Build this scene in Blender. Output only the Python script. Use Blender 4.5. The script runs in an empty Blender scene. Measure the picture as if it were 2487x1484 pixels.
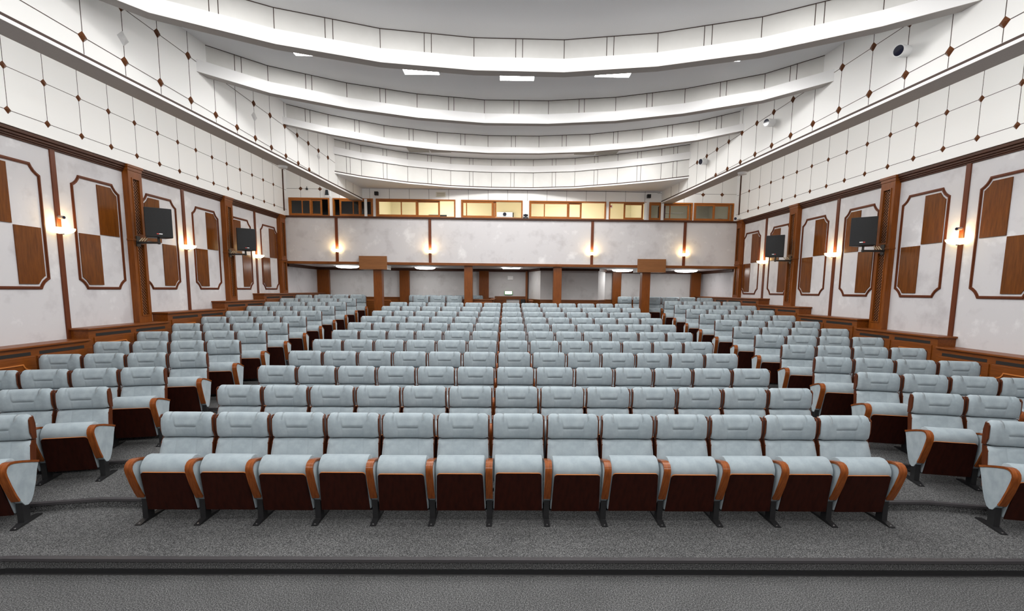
import bpy, bmesh, math, random
from mathutils import Vector, Matrix
random.seed(7)
SC = bpy.context.scene
COL = SC.collection
PI = math.pi

# ------------------------------------------------------------------ camera
CAM_Z = 2.497
cam_d = bpy.data.cameras.new('camera')
cam = bpy.data.objects.new('camera', cam_d); COL.objects.link(cam)
cam_d.sensor_fit = 'HORIZONTAL'; cam_d.sensor_width = 36.0
cam_d.lens = 1209.04 * 36.0 / 2487.0
cam_d.shift_y = 107.07 / 2487.0
cam_d.clip_start = 0.05; cam_d.clip_end = 200
_r = Vector((0.99992155, -0.0094698, 0.00819808))
_d = Vector((0.00701217, -0.11910436, -0.99285698))
_f = Vector((0.01037858, 0.99283658, -0.11902861))
m = Matrix(((_r.x, -_d.x, -_f.x, 0), (_r.y, -_d.y, -_f.y, 0), (_r.z, -_d.z, -_f.z, CAM_Z), (0, 0, 0, 1)))
cam.matrix_world = m
SC.camera = cam

# ------------------------------------------------------------------ world, view, big lights
w = bpy.data.worlds.new('world'); SC.world = w; w.use_nodes = True
w.node_tree.nodes['Background'].inputs[0].default_value = (0.9, 0.95, 1, 1)
w.node_tree.nodes['Background'].inputs[1].default_value = 0.15
SC.view_settings.view_transform = 'Standard'
SC.view_settings.look = 'None'
SC.view_settings.exposure = 0.0
SC.view_settings.gamma = 1.0
SC.view_settings.use_curve_mapping = False
try:
    SC.cycles.use_denoising = True
    SC.cycles.max_bounces = 8
    SC.cycles.diffuse_bounces = 5
    SC.cycles.glossy_bounces = 3
    SC.cycles.transparent_max_bounces = 12
    SC.cycles.caustics_reflective = False
    SC.cycles.caustics_refractive = False
    SC.cycles.sample_clamp_indirect = 6
except Exception:
    pass

CEIL = 6.75
PANEL_L = 30.0            # radiance of the ceiling light panels
def area(name, loc, rot, sx, sy, power, col=(1, 1, 1)):
    d = bpy.data.lights.new(name, 'AREA'); d.shape = 'RECTANGLE'; d.size = sx; d.size_y = sy
    d.energy = power; d.color = col
    o = bpy.data.objects.new(name, d); COL.objects.link(o); o.location = loc; o.rotation_euler = rot
    return o
# rows of ceiling panels that hang outside or behind what the camera sees
PW = PANEL_L * 0.68 * 0.68 * PI
for (cx, cy) in [(-3.4, 6.7), (-1.65, 7.3), (.17, 7.5), (2.0, 7.3), (3.8, 6.7),
                 (-3.6, 4.2), (-1.65, 4.5), (.17, 4.6), (2.0, 4.5), (3.9, 4.2),
                 (-3.6, 1.6), (-1.65, 1.8), (.17, 1.9), (2.0, 1.8), (3.9, 1.6),
                 (-3.3, 12.2), (-1.62, 12.75), (.17, 12.9), (1.95, 12.75), (3.6, 12.2),
                 (-3.1, 14.7), (-1.5, 15.2), (.17, 15.35), (1.8, 15.2), (3.4, 14.7)]:
    area('ceiling_panel_light', (cx, cy, CEIL - .02), (0, 0, 0), .68, .68, PW, (1, .985, .965))
# unseen area lamps added behind the camera for frontal fill
for sx in (-4.5, 0, 4.5):
    area('front_fill_light', (sx, -2.6, 5.6), (math.radians(62), 0, 0), 2.4, .8, 130, (1, .985, .97))
# cove strips lying on the ledges of the two side bulkheads
def xin_l(y): return -5.6 + .0675 * (y - 5.92)
def xin_r(y): return 5.952 - .0736 * (y - 6.08)
for s in (-1, 1):
    for y0 in range(2, 17, 3):
        yc = y0 + 1.5
        if s < 0: xx = xin_l(yc) - .30
        else: xx = xin_r(yc) + .30
        area('cove_strip_light', (xx, yc, 5.60), (0, math.radians(70) * -s, 0), .12, 2.95, 17, (1, .99, .975))

# ------------------------------------------------------------------ materials
def new_mat(name):
    mt = bpy.data.materials.new(name); mt.use_nodes = True
    nt = mt.node_tree; b = nt.nodes['Principled BSDF']
    return mt, nt, b
def coords(nt, scale=(1, 1, 1), rot=(0, 0, 0), kind='Object'):
    tc = nt.nodes.new('ShaderNodeTexCoord'); mp = nt.nodes.new('ShaderNodeMapping')
    mp.inputs['Scale'].default_value = scale; mp.inputs['Rotation'].default_value = rot
    nt.links.new(tc.outputs[kind], mp.inputs['Vector']); return mp.outputs['Vector']
def noise(nt, vec, scale, detail=3, rough=.55):
    n = nt.nodes.new('ShaderNodeTexNoise'); n.inputs['Scale'].default_value = scale
    n.inputs['Detail'].default_value = detail; n.inputs['Roughness'].default_value = rough
    nt.links.new(vec, n.inputs['Vector']); return n.outputs['Fac']
def ramp(nt, fac, stops):
    r = nt.nodes.new('ShaderNodeValToRGB'); e = r.color_ramp.elements
    while len(e) < len(stops): e.new(.5)
    for el, (p_, c_) in zip(e, stops):
        el.position = p_; el.color = (*c_, 1)
    nt.links.new(fac, r.inputs['Fac']); return r.outputs['Color']
def bump(nt, fac, b, strength=.2, dist=.01):
    bp = nt.nodes.new('ShaderNodeBump'); bp.inputs['Strength'].default_value = strength
    bp.inputs['Distance'].default_value = dist
    nt.links.new(fac, bp.inputs['Height']); nt.links.new(bp.outputs['Normal'], b.inputs['Normal'])
def flat(name, col, rough=.6, metal=0.0, emit=None, es=0, spec=.5):
    mt, nt, b = new_mat(name)
    b.inputs['Base Color'].default_value = (*col, 1); b.inputs['Roughness'].default_value = rough
    b.inputs['Metallic'].default_value = metal
    b.inputs['Specular IOR Level'].default_value = spec
    if emit:
        b.inputs['Emission Color'].default_value = (*emit, 1); b.inputs['Emission Strength'].default_value = es
    return mt
def speckle(name, c0, c1, scale, rough=.9, lo=.35, hi=.65, bmp=0, dist=.003, detail=3, scl=(1, 1, 1), spec=.3):
    mt, nt, b = new_mat(name); v = coords(nt, scl)
    n = noise(nt, v, scale, detail)
    nt.links.new(ramp(nt, n, [(lo, c0), (hi, c1)]), b.inputs['Base Color'])
    b.inputs['Roughness'].default_value = rough; b.inputs['Specular IOR Level'].default_value = spec
    if bmp: bump(nt, n, b, bmp, dist)
    return mt
def wood(name, c0, c1, scl=(14, 14, 1.2), rot=(0, 0, 0), rough=.36, spec=.28):
    mt, nt, b = new_mat(name); v = coords(nt, scl, rot)
    n = noise(nt, v, 3.0, 5, .6)
    nt.links.new(ramp(nt, n, [(.28, c0), (.72, c1)]), b.inputs['Base Color'])
    b.inputs['Roughness'].default_value = rough; b.inputs['Specular IOR Level'].default_value = spec
    return mt
def plaster(name, base, light, dark):
    mt, nt, b = new_mat(name); v = coords(nt)
    n1 = noise(nt, v, 1.6, 6, .62)
    nt.links.new(ramp(nt, n1, [(.30, dark), (.47, base), (.58, base), (.72, light)]), b.inputs['Base Color'])
    n2 = noise(nt, v, 55, 2); bump(nt, n2, b, .12, .004)
    b.inputs['Roughness'].default_value = .85
    return mt
M = {}
M['white'] = flat('white_paint', (.88, .88, .87), .6)
M['bright_white'] = flat('bright_white_lacquer', (.92, .92, .92), .5)
M['panel'] = speckle('cream_panel', (.74, .735, .71), (.78, .775, .75), 3, .55, spec=.4)
M['wallpanel'] = flat('white_wall_panel', (.87, .87, .855), .5)
M['ceil'] = speckle('ceiling_grey_white', (.82, .82, .83), (.87, .87, .88), 120, .9, bmp=.1)
M['taupe'] = speckle('taupe_soffit', (.46, .425, .40), (.50, .465, .44), 90, .9)  # separate taupe tone for undersides, darker than the white ledges and lips
M['joint'] = flat('dark_joint', (.06, .038, .03), .7)
M['joint_dark'] = flat('brown_joint', (.05, .025, .018), .6)
M['plaster'] = plaster('stucco_lilac_grey', (.585, .575, .59), (.74, .735, .745), (.475, .46, .475))
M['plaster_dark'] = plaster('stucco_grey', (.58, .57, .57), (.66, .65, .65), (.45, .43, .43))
M['wood'] = wood('brown_wood', (.13, .034, .004), (.225, .064, .008))
M['wood_y'] = wood('brown_wood_along', (.12, .031, .004), (.21, .060, .008), (14, 1.2, 14))
M['wood_x'] = wood('brown_wood_across', (.12, .034, .006), (.215, .066, .011), (1.2, 14, 14))
M['cornice'] = wood('cornice_dark_wood', (.040, .014, .007), (.080, .026, .011), (10, 1.0, 10), rough=.5)
M['strip'] = wood('reddish_batten', (.085, .020, .006), (.135, .034, .009))
M['veneer'] = wood('diagonal_veneer', (.085, .024, .004), (.165, .050, .007), (9, 9, 1.1), (math.radians(45), 0, 0), .22)
M['window_wood'] = wood('orange_window_wood', (.27, .080, .010), (.40, .128, .018), (2, 14, 14), rough=.3)
M['board'] = wood('tan_board', (.19, .075, .024), (.265, .11, .038), (1.0, 9, 14), rough=.5)
M['arm'] = wood('armrest_beech', (.15, .036, .007), (.28, .080, .017), (26, 3, 3), rough=.22)
M['shell'] = wood('shell_plywood', (.060, .015, .006), (.115, .030, .009), rough=.3)
M['pan'] = wood('mahogany_board', (.014, .0025, .0014), (.030, .0055, .0025), (10, 10, 1.5), rough=.5, spec=.15)
M['plyedge'] = flat('plywood_edge', (.48, .16, .035), .4)
M['diamond'] = wood('diamond_wood', (.075, .026, .011), (.15, .055, .02), (20, 20, 20), rough=.25)
M['lattice'] = flat('lattice_wood', (.16, .055, .016), .45)
M['dark'] = flat('dark_void', (.012, .010, .009), .9)
M['black'] = speckle('black_plastic', (.010, .010, .011), (.018, .018, .02), 200, .45)
M['grill'] = speckle('black_speaker_cloth', (.006, .007, .008), (.022, .023, .025), 260, .7)
M['metal_black'] = flat('black_steel', (.012, .012, .013), .38)
M['steel'] = flat('screw_steel', (.7, .7, .7), .25, 1)
M['rubber'] = flat('dark_rubber', (.045, .042, .045), .45)
M['white_plastic'] = flat('white_plastic', (.85, .86, .86), .35)
M['plate'] = flat('cover_plate_grey', (.62, .62, .62), .35)
M['booth_cream'] = flat('booth_cream_paint', (.86, .82, .69), .8)
M['booth_grey'] = flat('booth_grey_dimmed', (.48, .46, .40), .8)  # right booth: grey, with its weaker light worked into the wall colour
M['booth_dark'] = flat('booth_unlit_dark', (.20, .20, .20), .8)  # left booth: the darkness of an unlit room put into the wall colour
M['lamp'] = flat('lamp_panel', (.9, .9, .9), .5, emit=(1, .985, .965), es=PANEL_L)
M['lamp_round'] = flat('round_lamp_glass', (.9, .9, .9), .4, emit=(1, .985, .96), es=14)
M['bowl'] = flat('sconce_glass', (.9, .8, .6), .3, emit=(1, .74, .36), es=6)
M['sign'] = flat('exit_sign_white', (.85, .95, .85), .4, emit=(.82, 1, .80), es=1.6)
M['green'] = flat('exit_sign_green', (.12, .42, .14), .4)
M['red'] = flat('red_print', (.55, .04, .03), .5)
M['screen'] = flat('dark_screen', (.02, .025, .03), .2)
M['lens'] = flat('lens_glass', (.01, .012, .03), .05)
M['blue_grey'] = flat('blue_grey_cloth', (.10, .13, .17), .8)
# fabric
def fabric(name, c0, c1):
    mt, nt, b = new_mat(name); v = coords(nt)
    n = noise(nt, v, 9, 3); n2 = noise(nt, v, 420, 2)
    c = ramp(nt, n, [(.32, c0), (.68, c1)])
    mix = nt.nodes.new('ShaderNodeMix'); mix.data_type = 'RGBA'; mix.blend_type = 'MULTIPLY'
    mix.inputs[0].default_value = .45
    nt.links.new(c, mix.inputs[6])
    nt.links.new(ramp(nt, n2, [(.3, (.72, .72, .72)), (.7, (1, 1, 1))]), mix.inputs[7])
    nt.links.new(mix.outputs[2], b.inputs['Base Color'])
    b.inputs['Roughness'].default_value = .9
    b.inputs['Sheen Weight'].default_value = .35; b.inputs['Sheen Roughness'].default_value = .45
    b.inputs['Sheen Tint'].default_value = (.85, .95, 1, 1)
    b.inputs['Specular IOR Level'].default_value = .15
    bump(nt, n2, b, .15, .002)
    return mt
M['fabric'] = fabric('blue_grey_velour', (.272, .325, .356), (.352, .408, .440))
# carpet
def carpet(name, k=1.0):
    mt, nt, b = new_mat(name); v = coords(nt)
    n = noise(nt, v, 100, 4, .8); n2 = noise(nt, v, 1.7, 3)
    c = ramp(nt, n, [(.36, (.014 * k, .0142 * k, .015 * k)), (.50, (.075 * k, .076 * k, .0775 * k)), (.64, (.245 * k, .247 * k, .247 * k))])
    mix = nt.nodes.new('ShaderNodeMix'); mix.data_type = 'RGBA'; mix.blend_type = 'MULTIPLY'; mix.inputs[0].default_value = .6
    nt.links.new(c, mix.inputs[6]); nt.links.new(ramp(nt, n2, [(.3, (.78, .78, .78)), (.7, (1.1, 1.1, 1.1))]), mix.inputs[7])
    nt.links.new(mix.outputs[2], b.inputs['Base Color'])
    b.inputs['Roughness'].default_value = .95; b.inputs['Specular IOR Level'].default_value = .1
    bump(nt, n, b, .5, .006)
    return mt
M['carpet'] = carpet('grey_carpet')
def glass():
    mt = bpy.data.materials.new('window_glass'); mt.use_nodes = True; nt = mt.node_tree
    nt.nodes.clear(); o = nt.nodes.new('ShaderNodeOutputMaterial'); mx = nt.nodes.new('ShaderNodeMixShader')
    t = nt.nodes.new('ShaderNodeBsdfTransparent'); g = nt.nodes.new('ShaderNodeBsdfGlossy'); g.inputs['Roughness'].default_value = .02
    t.inputs['Color'].default_value = (.90, .92, .91, 1)
    lw = nt.nodes.new('ShaderNodeFresnel'); lw.inputs['IOR'].default_value = 1.5
    nt.links.new(lw.outputs[0], mx.inputs[0]); nt.links.new(t.outputs[0], mx.inputs[1]); nt.links.new(g.outputs[0], mx.inputs[2])
    nt.links.new(mx.outputs[0], o.inputs['Surface']); return mt
M['glass'] = glass()

# ------------------------------------------------------------------ mesh helpers
ROOT = {}
def tag(o, label=None, cat=None, group=None, kind=None):
    if label: o['label'] = label
    if cat: o['category'] = cat
    if group: o['group'] = group
    if kind: o['kind'] = kind
    return o
class MB:
    """collects simple solids; build() links them as one mesh object"""
    def __init__(s, fmap=None):
        s.v = []; s.f = []; s.mi = []; s.map = fmap; s.cur = 0
    def add(s, vs, fs):
        b = len(s.v); s.v += [tuple(p) for p in vs]
        s.f += [[b + i for i in f] for f in fs]; s.mi += [s.cur] * len(fs); return s
    def box(s, x0, x1, y0, y1, z0, z1):
        return s.add([(x0, y0, z0), (x1, y0, z0), (x1, y1, z0), (x0, y1, z0), (x0, y0, z1), (x1, y0, z1), (x1, y1, z1), (x0, y1, z1)],
                     [(0, 3, 2, 1), (4, 5, 6, 7), (0, 1, 5, 4), (1, 2, 6, 5), (2, 3, 7, 6), (3, 0, 4, 7)])
    def prism(s, poly, fn, a, b, fn2=None):
        """poly: 2-D outline; fn(p, t) -> 3-D; extruded from t=a to t=b"""
        n = len(poly); vs = [fn(p, a) for p in poly] + [(fn2 or fn)(p, b) for p in poly]
        fs = [tuple(range(n))[::-1], tuple(range(n, 2 * n))] + [(i, (i + 1) % n, n + (i + 1) % n, n + i) for i in range(n)]
        return s.add(vs, fs)
    def ring(s, outer, inner, fn, a, b):
        """a frame: outline with a hole (same number of points)"""
        n = len(outer); vs = [fn(p, a) for p in outer] + [fn(p, a) for p in inner] + [fn(p, b) for p in outer] + [fn(p, b) for p in inner]
        fs = []
        for i in range(n):
            j = (i + 1) % n
            fs += [(i, j, n + j, n + i), (2 * n + i, 3 * n + i, 3 * n + j, 2 * n + j), (i, 2 * n + i, 2 * n + j, j), (n + i, n + j, 3 * n + j, 3 * n + i)]
        return s.add(vs, fs)
    def cyl(s, c, axis, r0, r1, h, seg=20):
        ax = Vector(axis).normalized(); t = ax.orthogonal().normalized(); u = ax.cross(t); c = Vector(c)
        vs = [c + (t * math.cos(2 * PI * i / seg) + u * math.sin(2 * PI * i / seg)) * r0 for i in range(seg)] + \
             [c + ax * h + (t * math.cos(2 * PI * i / seg) + u * math.sin(2 * PI * i / seg)) * r1 for i in range(seg)]
        fs = [tuple(range(seg))[::-1], tuple(range(seg, 2 * seg))] + [(i, (i + 1) % seg, seg + (i + 1) % seg, seg + i) for i in range(seg)]
        return s.add(vs, fs)
    def grid(s, rows, close=False):
        """rows: list of equally long point lists"""
        n = len(rows[0]); vs = [p for r in rows for p in r]; fs = []
        for i in range(len(rows) - 1):
            for j in range(n - 1 if not close else n):
                k = (j + 1) % n
                fs.append((i * n + j, i * n + k, (i + 1) * n + k, (i + 1) * n + j))
        return s.add(vs, fs)
    def build(s, name, mat, parent=None, smooth=False, bevel=0, seg=2):
        vs = [s.map(*p) if s.map else p for p in s.v]
        if parent is None:
            xs = [p[0] for p in vs]; ys = [p[1] for p in vs]; zs = [p[2] for p in vs]
            off = Vector(((min(xs) + max(xs)) / 2, (min(ys) + max(ys)) / 2, min(zs)))
        else:
            off = ROOT[parent.name]
        me = bpy.data.meshes.new(name)
        me.from_pydata([tuple(Vector(p) - off) for p in vs], [], s.f)
        mats = mat if isinstance(mat, (list, tuple)) else [mat]
        for q in mats: me.materials.append(q)
        me.polygons.foreach_set('material_index', s.mi)
        bm = bmesh.new(); bm.from_mesh(me)
        bmesh.ops.recalc_face_normals(bm, faces=bm.faces)
        if bevel:
            ed = [e for e in bm.edges if len(e.link_faces) == 2 and e.calc_face_angle(0) > .6]
            bmesh.ops.bevel(bm, geom=ed, offset=bevel, segments=seg, affect='EDGES', profile=.5)
        for f in bm.faces: f.smooth = bool(smooth)
        bm.to_mesh(me); bm.free()
        if smooth and smooth != 'all':
            try: me.set_sharp_from_angle(angle=math.radians(38))
            except Exception: pass
        o = bpy.data.objects.new(name, me); COL.objects.link(o)
        if parent is None:
            o.location = off; ROOT[o.name] = off
        else:
            o.parent = parent; ROOT[o.name] = off
        return o
def thing(name, label, cat, loc, group=None, kind=None):
    o = bpy.data.objects.new(name, None); COL.objects.link(o); o.location = loc
    o.empty_display_size = .1
    ROOT[o.name] = Vector(loc)
    return tag(o, label, cat, group, kind)
def kids(o): return [c for c in bpy.data.objects if c.parent is o]
def copy_tree(o, parent=None):
    c = o.copy(); COL.objects.link(c)
    if parent is not None: c.parent = parent
    for ch in KIDS[o.name]: copy_tree(ch, c)
    return c
KIDS = {}
def remember(o):
    KIDS[o.name] = kids(o)
    for c in KIDS[o.name]: remember(c)
ORD = ['first', 'second', 'third', 'fourth', 'fifth', 'sixth', 'seventh', 'eighth', 'ninth', 'tenth', 'eleventh', 'twelfth', 'thirteenth', 'fourteenth', 'fifteenth', 'sixteenth']

# ------------------------------------------------------------------ wall frames
def XL(y): return -7.4206 + .00831 * (y - 7.816)
def XR(y): return 7.6688 - .01216 * (y - 16.235)
def mapL(o, y, z): return (XL(y) + o, y, z)
def mapR(o, y, z): return (XR(y) - o, y, z)
def mapB(x, y, z): return (x, y, z - .0033 * x)          # the rear of the hall dips slightly
MAPS = {'left': mapL, 'right': mapR}
YW = 16.93                                               # balcony face
YU = 17.10                                               # upper rear wall with the windows
YR = 19.88                                               # wall under the balcony

# ------------------------------------------------------------------ floor
X0 = .125
ROW_D, ROW_H, ROW_Y, FZ = 1.0329, .0902, 5.155, .147
EX = [-8.2, -4.35, 4.60, 8.4]
def edge_y(i, x):
    y = 4.12 + ROW_D * i
    if x < EX[1]: y -= (EX[1] - x) * .225
    if x > EX[2]: y -= (x - EX[2]) * .225
    return y
NT = 13
fl = MB()
fl.add([(-9, -5, 0), (9, -5, 0), (9, 4.3, 0), (-9, 4.3, 0)], [(0, 1, 2, 3)])
for i in range(NT):
    z = FZ + ROW_H * i; zp = FZ + ROW_H * (i - 1) if i else 0
    fr = [(x, edge_y(i, x)) for x in EX]
    bk = [(x, edge_y(i + 1, x) if i < NT - 1 else 22.5) for x in EX]
    for k in range(3):
        fl.add([(*fr[k], z), (*fr[k + 1], z), (*bk[k + 1], z), (*bk[k], z)], [(0, 1, 2, 3)])
        fl.add([(*fr[k], zp), (*fr[k + 1], zp), (*fr[k + 1], z), (*fr[k], z)], [(0, 1, 2, 3)])
tag(fl.build('floor', M['carpet']), kind='structure')
def z_tier(i): return FZ + ROW_H * min(i, NT - 1)
for i in range(NT):
    z = z_tier(i); nb = MB()
    for (a, b, dz0, dz1) in ((-.018, .035, -.022, .004),):
        rows = []
        for x in EX: rows.append([(x, edge_y(i, x) + a, z + dz0), (x, edge_y(i, x) + b, z + dz0 + .012), (x, edge_y(i, x) + b, z + dz1), (x, edge_y(i, x) + a, z + dz1)])
        nb.grid(rows, close=True)
    o = nb.build('trim_%d' % (i + 1), M['rubber']); tag(o, kind='structure')
nb = MB(); rows = [[(x, edge_y(0, x) - .012, 0), (x, edge_y(0, x) + .01, 0), (x, edge_y(0, x) + .01, .055), (x, edge_y(0, x) - .012, .055)] for x in EX]
nb.grid(rows, close=True)
bb = tag(nb.build('baseboard_front', M['metal_black']), kind='structure')
ln = MB(); rows = [[(x, edge_y(0, x) - .020, .0005), (x, edge_y(0, x) - .0125, .0005), (x, edge_y(0, x) - .0125, .006), (x, edge_y(0, x) - .020, .006)] for x in EX]
ln.grid(rows, close=True); ln.build('edge_strip', M['steel'], bb)

# ------------------------------------------------------------------ side walls
LINE_Y = {'left': [7.816 + .642 * k for k in range(-6, 14)], 'right': [16.235 - .642 * k for k in range(0, 20)]}
ROWZ = {'left': (5.086, 5.714), 'right': (5.056, 5.676)}
CORN = {'left': 4.871, 'right': 4.842}
for side in ('left', 'right'):
    mp = MAPS[side]; ct = CORN[side]
    b = MB(mp); b.box(-.30, -.12, -5, YR + .3, -.2, ct + .02)
    wl = tag(b.build('wall_%s' % side, M['plaster']), kind='structure')
    b = MB(mp); b.box(-.30, 0, -5, YU, ct, CEIL + .1); b.build('upper_panelling', M['wallpanel'], wl)
    b = MB(mp)
    for y in LINE_Y[side]: b.box(0, .0025, y - .0035, y + .0035, ROWZ[side][0], CEIL)
    for z in ROWZ[side] + (ROWZ[side][1] + .628,): b.box(0, .0025, -4, YU - .05, z - .004, z + .004)
    b.build('panel_joints', M['joint'], wl)
    # corner batten
    b = MB(mp); b.box(0, .02, 16.80, 16.86, 5.02, 6.4); tag(b.build('trim_%d' % (20 if side == 'left' else 21), M['cornice']), kind='structure')
    # cornice with stepped profile
    b = MB(mp)
    b.box(-.125, -.020, -5, YW, ct - .055, ct - .004); b.box(-.125, -.05, -5, YW, ct - .095, ct - .055)
    b.box(-.125, -.075, -5, YW, ct - .125, ct - .095); b.box(-.125, -.095, -5, YW, ct - .15, ct - .125)
    tag(b.build('trim_%d' % (22 if side == 'left' else 23), M['cornice'], bevel=.006), kind='structure')

DIA = MB()
def diamond(o, mp, y, z, r=.062, h=.03):
    b = MB(mp)
    b.add([(o, y - r, z), (o, y, z - r), (o, y + r, z), (o, y, z + r), (o + h * .75, y - r * .45, z), (o + h * .75, y, z - r * .45), (o + h * .75, y + r * .45, z), (o + h * .75, y, z + r * .45), (o + h, y, z)],
          [(0, 1, 5, 4), (1, 2, 6, 5), (2, 3, 7, 6), (3, 0, 4, 7), (4, 5, 8), (5, 6, 8), (6, 7, 8), (7, 4, 8), (3, 2, 1, 0)])
    return b
for side in ('left', 'right'):
    ys = sorted(LINE_Y[side], reverse=True)
    for ri, z in enumerate(ROWZ[side]):
        n = 0
        for y in ys:
            if y < 7.3 or (ri == 1 and y < 7.3): continue
            o = diamond(0, MAPS[side], y, z, .06).build('diamond_stud', M['diamond'])
            tag(o, 'brown diamond stud, %s from the rear corner, %s row on the white %s side wall' % (ORD[n], ('lower', 'upper')[ri], side), 'wall stud', 'diamond studs on the white %s side wall' % side)
            n += 1

# battens, framed panels, pilasters
FZ0, FZ1 = 2.445, 4.428
def chamfered(y0, y1, z0, z1, cy, cz, curve=True):
    """outline with concave clipped corners, (y, z)"""
    pts = []
    def corner(cx_, cz_, p, q):      # concave quarter between p and q bulging towards the centre
        for t in (0, .25, .5, .75, 1):
            a = Vector((p[0] + (q[0] - p[0]) * t, p[1] + (q[1] - p[1]) * t))
            mid = Vector(((y0 + y1) / 2, (z0 + z1) / 2)); dirn = (mid - a).normalized()
            k = .024 * math.sin(PI * t) if curve else 0
            a = a + Vector((math.copysign(.7, dirn.x), math.copysign(.7, dirn.y))) * k
            pts.append((a.x, a.y))
    corner(y0, z0, (y0, z0 + cz), (y0 + cy, z0)); corner(y1, z0, (y1 - cy, z0), (y1, z0 + cz))
    corner(y1, z1, (y1, z1 - cz), (y1 - cy, z1)); corner(y0, z1, (y0 + cy, z1), (y0, z1 - cz))
    return pts
def inset(poly, d):
    n = len(poly); out = []
    for i in range(n):
        p, c, q = Vector(poly[i - 1]), Vector(poly[i]), Vector(poly[(i + 1) % n])
        e1 = (c - p).normalized(); e2 = (q - c).normalized()
        n1 = Vector((-e1.y, e1.x)); n2 = Vector((-e2.y, e2.x)); b_ = (n1 + n2)
        b_ = b_ / max(b_.length_squared, 1e-6) * 2
        out.append(tuple(c + b_ * d))
    return out
def clip_half(poly, axis, val, keep_low):
    out = []
    n = len(poly)
    for i in range(n):
        a, b_ = poly[i], poly[(i + 1) % n]
        ia = (a[axis] <= val) == keep_low; ib = (b_[axis] <= val) == keep_low
        if ia: out.append(a)
        if ia != ib:
            t = (val - a[axis]) / (b_[axis] - a[axis]); out.append((a[0] + (b_[0] - a[0]) * t, a[1] + (b_[1] - a[1]) * t))
    return out
fn_w = lambda p, t: (t, p[0], p[1])
def wall_panel(side, yc, dz, near_upper, label):
    mp = MAPS[side]; h = .537
    t = thing('wall_panel', label, 'wall panel', mp(-.12, yc, FZ0 + dz), 'framed veneer panels on the %s wall' % side)
    out = chamfered(yc - h, yc + h, FZ0 + dz, FZ1 + dz, .158, .168)
    i1 = inset(out, .014); i2 = inset(out, .032); i3 = inset(out, .046)
    b = MB(mp); b.ring(out, i3, fn_w, -.1215, -.105); b.ring(i1, i2, fn_w, -.106, -.096)
    b.build('frame', M['strip'], t, smooth=True)
    inn = inset(out, .082)
    zc = 3.438 + dz; g = .010
    for (lowy, lowz) in ((near_upper, False), (not near_upper, True)):
        pl = clip_half(inn, 0, yc + (-g if lowy else g), lowy); pl = clip_half(pl, 1, zc + (-g if lowz else g), lowz)
        b = MB(mp); b.prism(pl, fn_w, -.1215, -.104); b.build('veneer_square', M['veneer'], t)
    return t
def pilaster(side, y0, label):
    mp = MAPS[side]; ct = CORN[side]; wd = .36 if side == 'left' else .37
    y1 = y0 + wd; zb = {10: 1.96, 13: 2.15, 16: 2.33, 6: 1.6}[int(y0)] - (0 if side == 'left' else .03)
    dz = ct - 4.871
    t = thing('pilaster', label, 'pilaster', mp(-.1, (y0 + y1) / 2, zb - .2), 'wooden pilasters on the %s wall' % side)
    b = MB(mp)
    # shaft with two openings
    la, lb = y0 + .10, y1 - .085
    zs = (zb - .2, 1.93 + dz if y0 < 11 else (2.26 + dz if y0 < 14 else 2.42 + dz), 3.345 + dz, 3.54 + dz, 4.61 + dz, ct - .10)
    b.box(-.121, 0, y0, la, zs[0], zs[5]); b.box(-.121, 0, lb, y1, zs[0], zs[5])
    b.box(-.121, 0, la, lb, zs[0], zs[1]); b.box(-.121, 0, la, lb, zs[2], zs[3]); b.box(-.121, 0, la, lb, zs[4], zs[5])
    b.build('shaft', M['wood'], t)
    b = MB(mp); b.box(-.121, .012, y0 - .012, y1 + .012, ct - .115, ct - .02); b.box(-.121, .028, y0 - .028, y1 + .028, ct - .055, ct - .002)
    b.build('capital', M['wood_y'], t, bevel=.006)
    b = MB(mp); b.box(-.121, .014, y0 - .014, y1 + .014, 3.405 + dz, 3.445 + dz); b.build('belt_moulding', M['wood_y'], t, bevel=.006)
    for (za, zc_) in ((zs[1], zs[2]), (zs[3], zs[4])):
        f = MB(mp); fr = [(la - .02, za - .02), (lb + .02, za - .02), (lb + .02, zc_ + .02), (la - .02, zc_ + .02)]
        f.ring(fr, inset(fr, .024), fn_w, -.002, .012)
        fo = f.build('grille_frame', M['wood'], t)
        g = MB(mp); g.box(-.119, -.05, la, lb, za, zc_); g.build('grille_backing', M['dark'], fo)
        g = MB(mp); W = lb - la; stp = .062
        for sgn, oo in ((1, -.030), (-1, -.022)):
            c = za - W
            while c < zc_ + W:
                # diagonal bar from (la, c) to (lb, c + sgn*W)
                p0, p1 = [la, c], [lb, c + sgn * W]
                t0, t1 = 0.0, 1.0
                for k_ in (0,):
                    dzv = p1[1] - p0[1]
                    lo = (za - p0[1]) / dzv; hi = (zc_ - p0[1]) / dzv
                    if lo > hi: lo, hi = hi, lo
                    t0, t1 = max(0, lo), min(1, hi)
                if t1 - t0 > .05:
                    a_ = (la + W * t0, c + sgn * W * t0); b_ = (la + W * t1, c + sgn * W * t1); hw = .011
                    g.prism([(a_[0], a_[1] - hw), (b_[0], b_[1] - hw), (b_[0], b_[1] + hw), (a_[0], a_[1] + hw)], fn_w, oo - .008, oo)
                c += stp
        g.build('grille_lattice', M['lattice'], fo)
    return t
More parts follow.
